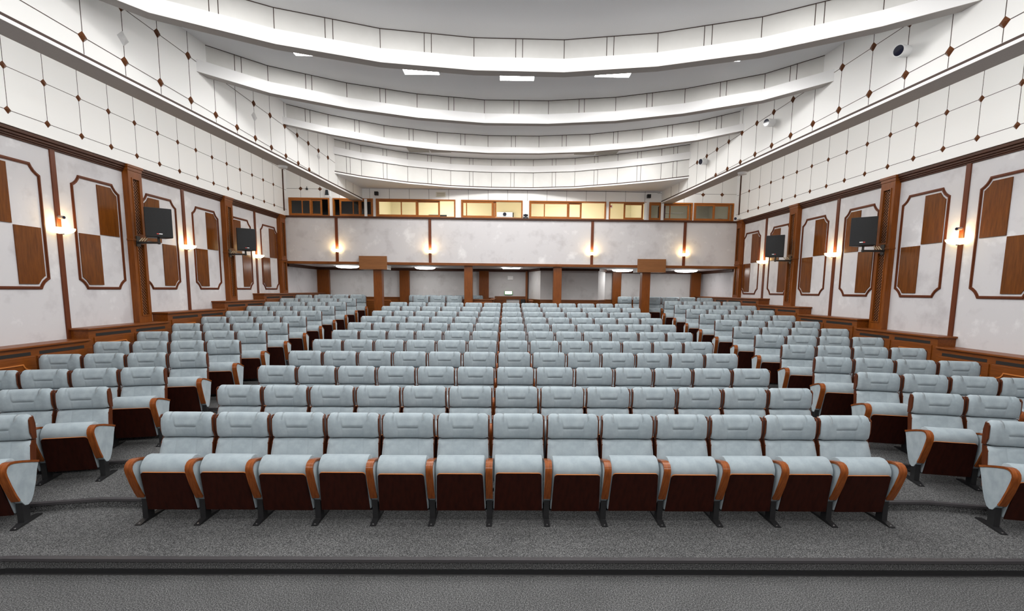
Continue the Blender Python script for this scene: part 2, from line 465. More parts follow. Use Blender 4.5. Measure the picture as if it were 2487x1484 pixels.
def sconce(name_lbl, wallfn, base, nrm, tang, r=.215, grp='glass wall lamps'):
    """half-bowl wall lamp; base point on wall, nrm out of the wall, tang along it"""
    B = Vector(base); N = Vector(nrm); T = Vector(tang); Z = Vector((0, 0, 1))
    t = thing('wall_lamp', name_lbl, 'wall lamp', tuple(B - Z * .085), grp)
    b = MB(); rows = []
    for i in range(7):
        ph = i / 6.0
        rr = r * (math.sin(ph * PI / 2) ** .8 if i else .10)
        zz = -.085 + .095 * (1 - math.cos(ph * PI / 2)) ** 1.0
        rows.append([tuple(B + T * (rr * math.cos(a)) + N * (rr * .85 * math.sin(a) + .006) + Z * zz) for a in [PI * k / 14 for k in range(15)]])
    b.grid(rows); b.build('glass_bowl', M['bowl'], t, smooth='all')
    b = MB(); b.cyl(B + N * .045 + Z * -.098, (0, 0, 1), .012, .03, .02, 12); b.cyl(B + N * .0 + Z * -.03, N, .035, .035, .06, 12); b.build('mount', M['steel'], t, smooth=True)
    l = bpy.data.lights.new('wall_lamp_glow', 'POINT'); l.energy = 6; l.color = (1, .68, .30); l.shadow_soft_size = .05
    lo = bpy.data.objects.new('wall_lamp_glow', l); COL.objects.link(lo); lo.location = B + N * .11 + Z * .06
    return t
STRIP = {'left': [5.33, 8.60, 11.87, 15.11], 'right': [5.46, 8.73, 12.03, 15.24]}
PIL = {'left': [6.83, 10.10, 13.40, 16.53], 'right': [6.93, 10.20, 13.50, 16.60]}
POSN = ['nearest the stage', 'second from the stage', 'third from the stage', 'fourth from the stage', 'fifth from the stage', 'sixth from the stage', 'seventh from the stage', 'eighth from the stage']
for side in ('left', 'right'):
    mp = MAPS[side]; dz = 0 if side == 'left' else -.03; n = 0; k = 24 if side == 'left' else 30
    for si, s in enumerate(STRIP[side]):
        if s > 8:
            b = MB(mp); b.box(-.121, -.095, s - .045, s + .045, 1.2, CORN[side] - .14)
            tag(b.build('trim_%d' % (k + si), M['strip'], bevel=.004), kind='structure')
        for off in (-.785, .845):
            yc = s + off
            if yc < 7.3: continue
            near_upper = (off < 0) if side == 'left' else (off > 0)
            wall_panel(side, yc, dz, near_upper, 'framed stucco panel with two brown veneer squares, %s on the %s wall' % (POSN[n], side)); n += 1
    for pi_, y0 in enumerate(PIL[side]):
        if y0 < 8: continue
        pilaster(side, y0, 'brown wooden pilaster with lattice grilles, %s on the %s wall' % (['', 'nearest the stage', 'middle one', 'at the balcony corner'][pi_], side))
    for si, s in enumerate(STRIP[side]):
        if s < 8: continue
        p0 = Vector(mp(-.095, s, 3.455 + dz)); nn = Vector((1, 0, 0)) if side == 'left' else Vector((-1, 0, 0))
        sconce('glowing glass bowl lamp on the %s batten from the stage, %s wall' % (ORD[si - 1], side), None, p0, nn, (0, 1, 0), .22)
        if s < 9:   # small camera above the nearest lamp
            t = thing('bullet_camera', 'small dark bullet camera above the nearest bowl lamp on the %s wall' % side, 'camera', tuple(p0 + Vector((0, 0, .17))))
            b = MB(); b.cyl(p0 + nn * .0 + Vector((0, 0, .19)), nn + Vector((0, -.35, -.1)), .026, .028, .13, 16); b.build('camera_body', flat('grey_camera_shell', (.25, .2, .2), .4) if side == 'left' else bpy.data.materials['grey_camera_shell'], t, smooth=True)
            b = MB(); b.cyl(p0 + nn * .124 + Vector((0, -.043, .178)), nn + Vector((0, -.35, -.1)), .022, .022, .006, 16); b.build('lens', M['lens'], t)

# wainscot cabinets stepping up with the floor
WB = [2.55, 4.6, 6.6, 8.62, 10.64, 12.77, 14.82, YR - .02]
WT = [1.06, 1.24, 1.42, 1.60, 1.780, 1.968, 2.155, 2.335]
for side in ('left', 'right'):
    mp = MAPS[side]; dz = 0 if side == 'left' else -.03
    for i in range(2, 7):
        y0, y1, zt = WB[i], WB[i + 1], WT[i + 1] + dz
        nm = ['', '', 'nearest the stage', 'second from the stage', 'third from the stage', 'fourth from the stage', 'running under the balcony'][i]
        t = thing('wainscot_cabinet', 'brown wooden wainscot cabinet with slots along the %s wall, %s' % (side, nm), 'wainscot cabinet', mp(.05, (y0 + y1) / 2, zt - 1.1), 'stepped wainscot cabinets on the %s wall' % side)
        b = MB(mp); b.box(-.121, .20, y0, y1, zt - 1.25, zt - .012)
        b.build('carcass', M['wood_y'], t)
        b = MB(mp); b.box(-.121, .235, y0 - .035 if i > 2 else y0, y1 if i == 6 else y1 - .0, zt - .035, zt)
        b.build('top_board', M['wood_y'], t, bevel=.008)
        L = y1 - y0; npan = 2 if i < 6 else 5; pw = (L - .12) / npan
        for k in range(npan):
            a0 = y0 + .08 + k * pw + .03; a1 = y0 + .08 + (k + 1) * pw - .03
            b = MB(mp); b.box(.195, .2015, a0 + .04, a1 - .04, zt - .150, zt - .098); b.build('vent_slot', M['dark'], t)
            b = MB(mp); b.box(.199, .218, a0 - .01, a1 + .01, zt - .95, zt - .165)
            d = b.build('door_panel', M['wood_y'], t, bevel=.004)
            fr = chamfered(a0 + .09, a1 - .09, zt - .86, zt - .265, .10, .09)
            b = MB(mp); b.ring(fr, inset(fr, .018), fn_w, .217, .228); b.build('panel_moulding', M['plyedge'], d)

# ------------------------------------------------------------------ ceiling and side bulkheads
b = MB(); b.box(-8, 8.2, -5, YU + .2, CEIL, CEIL + .15)
tag(b.build('ceiling', M['ceil']), kind='structure')
BZ = 5.407
for side, xin, s in (('left', xin_l, -1), ('right', xin_r, 1)):
    mp = (lambda o, y, z, xin=xin, s=s: (xin(y) + s * o, y, z))     # o grows towards the side wall
    b = MB(mp); b.box(0, .06, -5, YU, BZ + .085, CEIL)
    t = tag(b.build('wall_%s_bulkhead' % side, M['wallpanel']), kind='structure')
    b = MB(mp); b.box(-.015, .355, -5, YU, BZ + .004, BZ + .045); b.box(.335, .355, -5, YU, BZ + .045, BZ + .10)
    b.build('ledge', M['bright_white'], t)
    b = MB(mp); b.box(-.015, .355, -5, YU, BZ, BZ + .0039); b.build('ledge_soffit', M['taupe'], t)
    b = MB(mp); b.box(-.004, .06, -5, YU, BZ + .045, BZ + .085); b.build('shadow_gap', M['joint_dark'], t)
def inner_map(side):
    if side == 'left': return lambda o, y, z: (xin_l(y) + o, y, z)
    return lambda o, y, z: (xin_r(y) - o, y, z)
IY = {'left': [6.945, 7.604, 8.274, 8.952, 9.601, 10.240, 10.865, 11.485, 12.108, 12.70, 13.28, 13.86, 14.45, 15.1, 15.7, 16.3],
      'right': [6.331, 7.019, 7.698, 8.364, 9.028, 9.684, 10.333, 10.96, 11.58, 12.19, 12.79, 13.38, 13.94, 14.51, 15.1, 15.7, 16.3]}
def iz0(side, y): return (5.71 - .031 * (y - 6.95)) if side == 'left' else (5.728 - .031 * (y - 6.33))
def iz1(side, y): return (6.392 - .0455 * (y - 8.275)) if side == 'left' else (6.374 - .044 * (y - 8.357))
UP = {'left': [7.604, 8.274, 8.952, 10.865, 11.485, 12.108, 12.70, 13.28, 13.86, 14.45], 'right': [7.698, 8.364, 9.028, 10.333, 10.96, 11.58, 12.19, 12.79, 13.38, 13.94, 14.51]}
for side in ('left', 'right'):
    mp = inner_map(side); bl = bpy.data.objects['wall_%s_bulkhead' % side]
    b = MB(mp)
    for y in IY[side]: b.box(-.001, .0025, y - .0045, y + .0045, BZ + .09, CEIL)
    for fz in (iz0, iz1):
        for y0 in range(2, 16):
            b.add([(.0025, y0, fz(side, y0) - .005), (.0025, y0 + 1, fz(side, y0 + 1) - .005), (.0025, y0 + 1, fz(side, y0 + 1) + .005), (.0025, y0, fz(side, y0) + .005)], [(0, 1, 2, 3)])
    b.build('panel_joints', M['joint'], bl)
    n = 0
    for y in [q for q in IY[side] if q < 14]:
        z = iz0(side, y)
        if z < BZ + .09: continue
        o = diamond(0, mp, y, z, .072, .035).build('diamond_stud', M['diamond'])
        tag(o, 'brown diamond stud, %s from the stage, lower row on the %s bulkhead' % (ORD[n], side), 'wall stud', 'diamond studs on the %s bulkhead' % side); n += 1
    n = 0
    for y in UP[side]:
        o = diamond(0, mp, y, iz1(side, y), .072, .035).build('diamond_stud', M['diamond'])
        tag(o, 'brown diamond stud, %s from the stage, upper row on the %s bulkhead' % (ORD[n], side), 'wall stud', 'diamond studs on the %s bulkhead' % side); n += 1
for n, (y, z) in enumerate(((7.604, 6.0), (10.865, 6.02), (13.86, 5.99))):
    o = diamond(0, inner_map('left'), y, z, .105, .03).build('cover_plate', M['plate'])
    tag(o, 'white diamond cover plate below the %s baffle on the left bulkhead' % ORD[n], 'cover plate', 'white cover plates on the left bulkhead')
for n, (y, z) in enumerate(((7.70, 6.01), (10.95, 6.045), (13.95, 5.99))):
    p = Vector((xin_r(y), y, z))
    ax = Vector((-.93, -.34, -.10)).normalized()
    t = thing('wall_spotlight', 'white cylinder spotlight below the %s baffle on the right bulkhead' % ORD[n], 'spotlight', tuple(p - Vector((0, 0, .09))), 'spotlights on the right bulkhead')
    b = MB(); b.cyl(p + Vector((.01, 0, 0)), ax, .075, .085, .21, 24); b.build('housing', M['white_plastic'], t, smooth=True)
    b = MB(); b.cyl(p + Vector((.01, 0, 0)) + ax * .2105, ax, .072, .070, .004, 24); b.build('lens', M['lens'], t)

# hanging curved baffles
R1 = [(-5.53, 6.55), (-4.95, 7.35), (-3.60, 8.196), (-2.124, 8.772), (-.596, 9.032), (.946, 9.065), (2.473, 8.795), (3.941, 8.265), (5.25, 7.45), (5.90, 6.90)]
R2 = [(-5.365, 9.42), (-4.65, 10.212), (-3.376, 10.976), (-2.01, 11.519), (-.545, 11.822), (.903, 11.824), (2.374, 11.575), (3.731, 11.062), (5.029, 10.282), (5.70, 9.50)]
R3 = [(-5.18, 12.22), (-4.444, 12.888), (-3.26, 13.665), (-1.94, 14.185), (-.565, 14.437), (.854, 14.421), (2.233, 14.211), (3.548, 13.721), (4.789, 13.035), (5.495, 12.33)]
R4 = [(-4.998, 14.93), (-4.40, 15.51), (-3.165, 16.28), (-1.865, 16.77), (-.545, 16.955), (.832, 16.955), (2.17, 16.72), (3.44, 16.17), (4.62, 15.53), (5.295, 15.05)]
def offset(pl, d):
    out = []
    for i, p in enumerate(pl):
        a = Vector(pl[max(i - 1, 0)]); c = Vector(p); q = Vector(pl[min(i + 1, len(pl) - 1)])
        e = (q - a).normalized(); nrm = Vector((e.y, -e.x))   # towards the stage (-Y)
        out.append((c.x + nrm.x * d, c.y + nrm.y * d))
    for k, j, xin, sg in ((0, 1, xin_l, -1), (-1, -2, xin_r, 1)):      # the ends meet the bulkhead
        p = Vector(out[k]); e = (p - Vector(out[j])).normalized()
        for _ in range(6):
            p = p + e * ((xin(p.y) + sg * .004 - p.x) / e.x)
        out[k] = (p.x, p.y)
    return out
def clamp_in(pl):
    return offset(pl, 0)
def band(mb, pl, d0, d1, z0, z1):
    A = clamp_in(offset(pl, d1)); Bq = clamp_in(offset(pl, d0))
    mb.grid([[(a[0], a[1], z0), (a[0], a[1], z1), (q[0], q[1], z1), (q[0], q[1], z0)] for a, q in zip(A, Bq)], close=True)
    n = len(A)
    for k in (0, n - 1):
        mb.add([(A[k][0], A[k][1], z0), (A[k][0], A[k][1], z1), (Bq[k][0], Bq[k][1], z1), (Bq[k][0], Bq[k][1], z0)], [(0, 1, 2, 3)])
def joints(mb, pl, z0, z1, top=True):
    A = offset(pl, .0025)
    for i in range(len(A)):
        p = Vector(A[i])
        if 0 < i < len(A) - 1:
            mb.box(p.x - .005, p.x + .005, p.y - .001, p.y + .004, z0, z1)
        if i < len(A) - 1 and i > 0 and i < len(A) - 2 or i in (0, len(A) - 2):
            q = Vector(A[i + 1]); mid = (p + q) / 2; e = (q - p).normalized(); L = (q - p).length
            for sg in (-.038, .038):
                c = mid + e * (1.53 * sg)
                mb.box(c.x - .005, c.x + .005, c.y - .001, c.y + .004, z0, z1)
        if top and i < len(A) - 1:
            q = Vector(A[i + 1])
            mb.add([(p.x, p.y - .002, z1 - .012), (q.x, q.y - .002, z1 - .012), (q.x, q.y - .002, z1), (p.x, p.y - .002, z1)], [(0, 1, 2, 3)])
LIPS = [(R1, 6.140, 6.355, .20), (R2, 6.194, 6.400, .17), (R3, 6.245, 6.405, .14)]
for n, (pl, z0, z1, d) in enumerate(LIPS):
    mid = pl[4]
    t = thing('ceiling_baffle', 'curved white hanging ceiling baffle, %s from the stage' % ORD[n], 'ceiling baffle', (X0, mid[1], z0), 'curved ceiling baffles')
    b = MB(); band(b, pl, -.03, 0, z0 + .02, CEIL); b.build('facing', M['panel'], t)
    b = MB(); joints(b, pl, z0 + .02, CEIL); b.build('joints', M['joint_dark'], t)
    b = MB(); band(b, pl, .002, d, z0 + .004, z1); lp = b.build('lip', M['bright_white'], t)
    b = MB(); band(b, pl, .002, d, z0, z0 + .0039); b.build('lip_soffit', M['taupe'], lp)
t = thing('ceiling_baffle', 'curved white rear fascia wall stepping down to the booth windows', 'ceiling baffle', (X0, 16.9, 5.79), 'curved ceiling baffles')
b = MB(); band(b, R4, -.03, 0, 5.80, CEIL); b.build('facing', M['panel'], t)
b = MB(); joints(b, R4, 6.52, CEIL); joints(b, R4, 5.86, 6.335); b.build('joints', M['joint'], t)
b = MB(); band(b, R4, .002, .06, 6.330, 6.525); b.build('lip', M['bright_white'], t)
b = MB(); band(b, R4, .003, .03, 5.835, 5.862); b.build('dark_bead', M['joint_dark'], t)
b = MB(); band(b, R4, .003, .035, 5.795, 5.834); b.build('white_bead', M['bright_white'], t)
b = MB(); pts = clamp_in(R4)
b.add([(x, y, 5.80) for x, y in pts] + [(xin_r(YU), YU, 5.80), (xin_l(YU), YU, 5.80)], [tuple(range(len(pts) + 2))])
b.add([(x, y, 5.84) for x, y in pts] + [(xin_r(YU), YU, 5.84), (xin_l(YU), YU, 5.84)], [tuple(range(len(pts) + 2))])
tag(b.build('ceiling_rear', M['ceil']), kind='structure')

# visible ceiling light panels
for n, (cx, cy) in enumerate([(-3.555, 9.39), (-1.715, 10.13), (.167, 10.36), (2.05, 10.14), (3.92, 9.39)]):
    t = thing('ceiling_light', 'square white ceiling light panel between the first two baffles, %s of five' % ORD[n], 'ceiling light', (cx, cy, CEIL - .03), 'ceiling light panels')
    b = MB(); b.box(cx - .34, cx + .34, cy - .34, cy + .34, CEIL - .024, CEIL - .006); b.build('diffuser', M['lamp'], t)
    fr = [(cx - .355, cy - .355), (cx + .355, cy - .355), (cx + .355, cy + .355), (cx - .355, cy + .355)]
    b = MB(); b.ring(fr, inset(fr, .014), lambda p, q: (p[0], p[1], q), CEIL - .028, CEIL + .0); b.build('frame', M['white_plastic'], t)
for n, (xa, ya) in enumerate(((-3.08, 15.55), (2.07, 15.62))):
    t = thing('ceiling_vent', 'grey double air vent in the rear ceiling on the %s' % ('left', 'right')[n], 'air vent', (xa + .66, ya + .3, CEIL - .02), 'ceiling air vents')
    for k in (0, 1):
        x0_ = xa + k * .67
        b = MB(); fr = [(x0_, ya), (x0_ + .63, ya), (x0_ + .63, ya + .63), (x0_, ya + .63)]
        b.ring(fr, inset(fr, .03), lambda p, q: (p[0], p[1], q), CEIL - .018, CEIL - .002); fo = b.build('vent_frame', flat('vent_grey', (.42, .40, .36), .6) if not (n or k) else bpy.data.materials['vent_grey'], t)
        b = MB()
        for j in range(9): b.box(x0_ + .03, x0_ + .60, ya + .05 + j * .062, ya + .085 + j * .062, CEIL - .016, CEIL - .004)
        b.build('vent_louvres', bpy.data.materials['vent_grey'], fo)

# ------------------------------------------------------------------ rear: balcony front, booth windows
S = YU / 16.86
def wx(u): return (-7.195 + (u - 702) * .013598) * S / 1.0012
def wz(z): return CAM_Z + (z - CAM_Z) * S
WZ0, WZ1 = 4.86, wz(5.42)
b = MB(mapB); b.box(XL(YW) - .1, XR(YW) + .1, YW + .02, YW + .14, 3.34, 4.80)
wb = tag(b.build('wall_back', M['plaster']), kind='structure')
b = MB(mapB); b.box(XL(YU) - .1, XR(YU) + .1, YU, YU + .10, WZ1, CEIL)
b.box(XL(YU) - .1, XR(YU) + .1, YU, YU + .10, 4.70, WZ0)
wins = [(702, 800), (808, 905), (912, 1104), (1118, 1267), (1283, 1470), (1477, 1568), (1575, 1681), (1684.5, 1782)]
ex = [XL(YU) - .1] + [wx(q) for a in wins for q in a] + [XR(YU) + .1]
for k in range(0, len(ex), 2): b.box(ex[k], ex[k + 1], YU, YU + .10, WZ0, WZ1)
wu = tag(b.build('wall_back_upper', M['wallpanel']), kind='structure')
b = MB(mapB)
for k in range(-7, 8):
    xx = -.005 + .656 * k
    b.box(xx - .004, xx + .004, YU - .003, YU, WZ1, 5.83)
for sgn, xs in ((-1, (-6.88, -6.24, -5.6)), (1, (5.9, 6.53, 7.17))):
    for xx in xs: b.box(xx - .003, xx + .003, YU - .003, YU, WZ1, CEIL)
    b.box(min(sgn * 5, sgn * 7.8), max(sgn * 5, sgn * 7.8), YU - .003, YU, wz(5.71) - .004, wz(5.71) + .004)
b.box(-5, 5.1, YU - .003, YU, 5.785, 5.80)
b.build('panel_joints', M['joint'], wu)
for x, z, l in ((-6.783, 5.732, 'outer one on the rear wall, left of the beam'), (-6.153, 5.725, 'inner one on the rear wall, left of the beam'), (6.442, 5.667, 'inner one on the rear wall, right of the beam'), (7.073, 5.673, 'outer one on the rear wall, right of the beam')):
    o = diamond(0, lambda o_, y_, z_: (y_, YU - o_, z_), x * S, wz(z), .068, .03).build('diamond_stud', M['diamond'])
    tag(o, 'brown diamond stud, ' + l, 'wall stud', 'diamond studs on the rear wall')
b = MB(mapB); b.box(XL(YW), XR(YW), YW - .035, YU - .001, 4.80, 4.858); tag(b.build('trim_40', M['cornice'], bevel=.008), kind='structure')
b = MB(mapB); b.box(XL(YW), XR(YW), YW - .03, YW + .15, 3.285, 3.372); tag(b.build('trim_41', M['wood_x'], bevel=.006), kind='structure')
for n, (x, xl) in enumerate(((-5.684, 'outer left'), (-2.587, 'inner left'), (2.829, 'inner right'), (5.928, 'outer right'))):
    b = MB(mapB); b.box(x - .045, x + .045, YW - .008, YW + .02, 3.37, 4.80); tag(b.build('trim_%d' % (42 + n), M['strip']), kind='structure')
    sconce('glowing glass bowl lamp on the balcony front, %s batten' % xl, None, (x, YW - .008, 3.765 - .0033 * x), (0, -1, 0), (1, 0, 0), .19)
# windows
def win(n, u0, u1, sashes, opens):
    x0, x1 = wx(u0), wx(u1)
    fr = [(x0, WZ0), (x1, WZ0), (x1, WZ1), (x0, WZ1)]
    fm = lambda p, q: (p[0], q, p[1])
    b = MB(mapB); b.ring(fr, inset(fr, .045), fm, YU - .03, YU + .09)
    w_ = tag(b.build('window_%d' % n, M['window_wood']), kind='structure')
    for k, (a, c, stile) in enumerate(sashes):
        a, c = wx(a), wx(c); yy = YU - .012 + .035 * (k % 2)
        sr = [(a, WZ0 + .035), (c, WZ0 + .035), (c, WZ1 - .04), (a, WZ1 - .04)]; ir = inset(sr, .058)
        b = MB(mapB); b.ring(sr, ir, fm, yy, yy + .03)
        if stile: q = wx(stile); b.box(q - .018, q + .018, yy + .006, yy + .024, WZ0 + .09, WZ1 - .1)
        so = b.build('sash', M['window_wood'], w_)
        b = MB(mapB); b.add([fm(p, yy + .015) for p in ir], [(0, 1, 2, 3)]); b.build('pane', M['glass'], so)
win(1, 702, 800, [(704, 756, 734), (754, 781, None)], None)
win(2, 808, 905, [(824, 874, 857), (872, 903, None)], None)
win(3, 912, 1104, [(915, 1012, 973), (1010, 1066, None)], None)
win(4, 1118, 1267, [(1119, 1196, 1131), (1194, 1203, None)], None)
win(5, 1283, 1470, [(1284, 1379, 1320), (1377, 1411, None)], None)
win(6, 1477, 1568, [(1513, 1561, None)], None)
win(7, 1575, 1681, [(1576, 1604, None), (1604, 1674, 1627)], None)
win(8, 1684.5, 1782, [(1686, 1735, None), (1733, 1774, None)], None)
# white posts standing in the glazing
for n, (u, lab) in enumerate(((888, 'left'), (1565.5, 'right centre'), (1606.5, 'far right'))):
    b = MB(mapB); b.box(wx(u) - .045, wx(u) + .045, YU - .06, YU - .032, WZ0, WZ1 - .02)
    tag(b.build('window_post', M['white']), 'white upright post in front of the %s booth window' % lab, 'post')
# booth rooms behind the glass
def room(name, xa, xb, mat, dep=2.3, z1=6.0):
    b = MB(); yb = YU + dep
    b.add([(xa, yb, 4.7), (xb, yb, 4.7), (xb, yb, z1), (xa, yb, z1)], [(0, 1, 2, 3)])
    b.add([(xa, YU + .10, 4.7), (xa, yb, 4.7), (xa, yb, z1), (xa, YU + .10, z1)], [(0, 1, 2, 3)])
    b.add([(xb, YU + .10, 4.7), (xb, yb, 4.7), (xb, yb, z1), (xb, YU + .10, z1)], [(0, 1, 2, 3)])
    b.add([(xa, YU + .10, z1), (xb, YU + .10, z1), (xb, yb, z1), (xa, yb, z1)], [(0, 1, 2, 3)])
    b.add([(xa, YU + .10, 4.7), (xb, YU + .10, 4.7), (xb, yb, 4.7), (xa, yb, 4.7)], [(0, 1, 2, 3)])
    tag(b.build(name, mat), kind='structure')
room('wall_booth_left', XL(YU), wx(908), M['booth_dark'])
room('wall_booth_centre', wx(909), wx(1571), M['booth_cream'])
room('wall_booth_right', wx(1572), XR(YU), M['booth_grey'])
area('booth_lamp', (-2.2, YU + 1.0, 5.97), (0, 0, 0), 1.2, .6, 40, (1, .92, .76))
area('booth_lamp', (2.2, YU + 1.0, 5.97), (0, 0, 0), 1.2, .6, 40, (1, .92, .76))
area('booth_lamp', (6.3, YU + 1.2, 5.97), (0, 0, 0), .8, .4, 9, (1, .92, .75))
# things in the booth
def monitor(x, y, zb, wd, hh, rz, label):
    t = thing('monitor', label, 'monitor', (x, y, zb), 'monitors in the control booth')
    b = MB(); b.box(x - wd / 2, x + wd / 2, y - .02, y + .02, zb, zb + hh); b.build('screen_housing', M['screen'], t, bevel=.006)
    b = MB(); b.box(x - .03, x + .03, y - .01, y + .05, 4.71, zb + .1); b.build('stand', M['black'], t)
monitor(wx(1019), YU + .45, 4.86, .22, .14, 0, 'small dark monitor at the end of the booth desk')
monitor(wx(1057), YU + .40, 4.86, .62, .17, 0, 'wide dark monitor in the middle of the booth desk')
monitor(wx(1090), YU + .40, 4.86, .30, .10, 0, 'low dark monitor beside the wide monitor in the booth')
px0, px1 = wx(1204), wx(1243)
t = thing('projector', 'white projector standing in the open booth window', 'projector', ((px0 + px1) / 2, YU + .25, wz(4.905)))
b = MB(); b.box(px0, px1, YU + .06, YU + .42, wz(4.905), wz(5.055)); b.build('body', M['white_plastic'], t, bevel=.025, seg=3)
b = MB(); b.cyl(((px0 + px1) / 2, YU + .062, wz(4.985)), (0, -1, 0), .062, .058, .03, 28); lo_ = b.build('lens_ring', M['screen'], t, smooth=True)
b = MB(); b.cyl(((px0 + px1) / 2, YU + .031, wz(4.985)), (0, -1, 0), .040, .034, .004, 28); b.build('lens', M['lens'], lo_)
b = MB(); b.box(px0 - .05, px1 + .02, YU + .02, YU + .5, 4.70, wz(4.885)); tag(b.build('projector_shelf', M['white']), 'white shelf carrying the projector in the booth', 'shelf')
b = MB(); fr = [(wx(1209), 4.72), (wx(1247), 4.72), (wx(1247), wz(5.36)), (wx(1209), wz(5.36))]
b.ring(fr, inset(fr, .03), lambda p, q: (p[0], q, p[1]), YU + 2.22, YU + 2.29); tag(b.build('door_1', M['black']), kind='structure')
b = MB(); b.box(wx(1212), wx(1245), YU + 2.27, YU + 2.295, 4.72, wz(5.33)); b.build('door_leaf', flat('door_leaf_olive', (.22, .19, .13), .7), bpy.data.objects['door_1'])
t = thing('wall_notice', 'white notice with a red block behind the booth window', 'notice', (wx(1483), YU + .2, 5.25))
b = MB(); b.box(wx(1479), wx(1488), YU + .18, YU + .19, wz(5.24), wz(5.34)); b.build('sheet', M['white'], t)
b = MB(); b.box(wx(1480), wx(1486), YU + .172, YU + .18, wz(5.27), wz(5.32)); b.build('red_block', M['red'], t)
# shelf and boxes in the right booth
b = MB(); b.box(wx(1626), wx(1676), YU + .7, YU + .95, wz(5.17), wz(5.19)); tag(b.build('booth_shelf', M['white']), 'pale shelf board inside the right booth', 'shelf')
b = MB(); b.box(wx(1610), wx(1622), YU + .3, YU + .6, 4.86, wz(5.36)); tag(b.build('storage_box', flat('maroon_card', (.16, .04, .04), .7)), 'maroon storage box behind the right booth window', 'box')
t = thing('office_chair', 'dark blue chair back seen in the far right booth window', 'chair', (wx(1762), YU + .5, 4.7))
b = MB(); b.prism([(wx(1764) + .30 * math.cos(PI * k / 12), 4.76 + .25 * math.sin(PI * k / 12)) for k in range(13)], lambda p, q: (p[0], q, p[1]), YU + .45, YU + .53); b.build('backrest', M['blue_grey'], t, bevel=.015)
# fittings on the rear wall
t = thing('siren', 'white alarm siren box with black horn above the booth windows', 'siren', (wx(795), YU - .03, wz(5.47)))
b = MB(); b.box(wx(790.5), wx(804), YU - .05, YU, wz(5.465), wz(5.70)); b.build('case', M['white_plastic'], t, bevel=.01)
b = MB(); b.cyl((wx(795.5), YU - .05, wz(5.52)), (0, 0, 1), .068, .042, .17, 20); b.build('horn', M['screen'], t, smooth=True)
t = thing('motion_sensor', 'small dark motion sensor between the two rear diamond studs', 'sensor', (wx(747.5), YU - .03, wz(5.68)))
b = MB(); b.box(wx(747.5) - .03, wx(747.5) + .03, YU - .06, YU, wz(5.685), wz(5.745)); b.build('case', M['black'], t, bevel=.012)
b = MB(); b.cyl((wx(747.5), YU - .03, wz(5.745)), (0, 0, 1), .010, .010, .05, 12); b.build('stem', M['black'], t)
for x, l in ((wx(915), 'left'), (wx(1572), 'right')):
    t = thing('satellite_speaker', 'small black cube speaker on the %s end of the rear fascia' % l, 'speaker', (x, YU - .06, wz(5.53)), 'cube speakers')
    b = MB(); b.box(x - .06, x + .06, YU - .13, YU - .02, wz(5.53), wz(5.645)); b.build('cabinet', M['black'], t, bevel=.008)
    b = MB(); b.box(x - .05, x + .05, YU - .136, YU - .13, wz(5.54), wz(5.635)); b.build('grille', M['grill'], t)
    b = MB(); b.box(x - .015, x + .015, YU - .025, YU, wz(5.56), wz(5.61)); b.build('bracket', M['metal_black'], t)
t = thing('air_vent', 'beige rectangular air vent on the rear fascia', 'air vent', (wx(1069), YU - .01, wz(5.51)))
fr = [(wx(1057.5), wz(5.51)), (wx(1080.5), wz(5.51)), (wx(1080.5), wz(5.665)), (wx(1057.5), wz(5.665))]
b = MB(); b.ring(fr, inset(fr, .026), lambda p, q: (p[0], q, p[1]), YU - .02, YU); b.build('frame', flat('vent_cream', (.74, .72, .62), .6), t)
b = MB()
for k in range(3): b.box(wx(1059.5), wx(1078.5), YU - .012, YU - .002, wz(5.535 + k * .037), wz(5.561 + k * .037))
b.build('louvres', flat('vent_beige', (.55, .50, .38), .6), t)
zc = 4.858 - .0018
t = thing('ptz_camera', 'black dome camera standing on the ledge in the middle of the balcony', 'camera', (wx(1274.5), YU - .08, zc))
b = MB(); b.cyl((wx(1274.5), YU - .10, zc), (0, 0, 1), .10, .085, .05, 28); b.build('base', M['black'], t, smooth=True)
b = MB(); b.cyl((wx(1274.5) - .075, YU - .10, zc + .11), (1, 0, 0), .036, .036, .15, 20); b.cyl((wx(1274.5), YU - .13, zc + .11), (0, 1, 0), .045, .045, .07, 24); b.build('head', M['black'], t, smooth=True)
b = MB(); b.box(wx(1274.5) - .06, wx(1274.5) - .045, YU - .12, YU - .08, zc + .04, zc + .11); b.box(wx(1274.5) + .045, wx(1274.5) + .06, YU - .12, YU - .08, zc + .04, zc + .11); b.build('yoke', M['steel'], t)
b = MB(); b.cyl((wx(1274.5), YU - .131, zc + .11), (0, -1, 0), .026, .024, .005, 24); b.build('lens', M['lens'], t)
t = thing('bullet_camera', 'white bullet camera on the wall corner by the far right booth window', 'camera', (7.58, 16.7, 4.86))
b = MB(); b.cyl((7.62, 16.78, 4.90), (-.7, -.6, -.1), .055, .055, .20, 20); b.build('camera_body', M['white_plastic'], t, smooth=True)
b = MB(); b.cyl((7.4682, 16.65, 4.8783), (-.7, -.6, -.1), .045, .045, .01, 20); b.build('lens', M['lens'], t)
b = MB(); b.box(7.60, XR(16.8) + .02, 16.76, 16.82, 4.87, 4.93); b.build('bracket', M['white_plastic'], t)
for x, y, l in ((-5.415, 12.45, 'left'), (5.756, 12.6, 'right')):
    t = thing('smoke_detector', 'round white detector under the %s side beam' % l, 'smoke detector', (x, y, BZ - .06), 'smoke detectors')
    b = MB(); b.cyl((x, y, BZ - .05), (0, 0, 1), .10, .115, .05, 28); b.build('housing', M['white_plastic'], t, smooth=True)
    b = MB(); b.cyl((x, y, BZ - .062), (0, 0, 1), .05, .07, .012, 24); b.build('sensor_cap', M['white_plastic'], t, smooth=True)

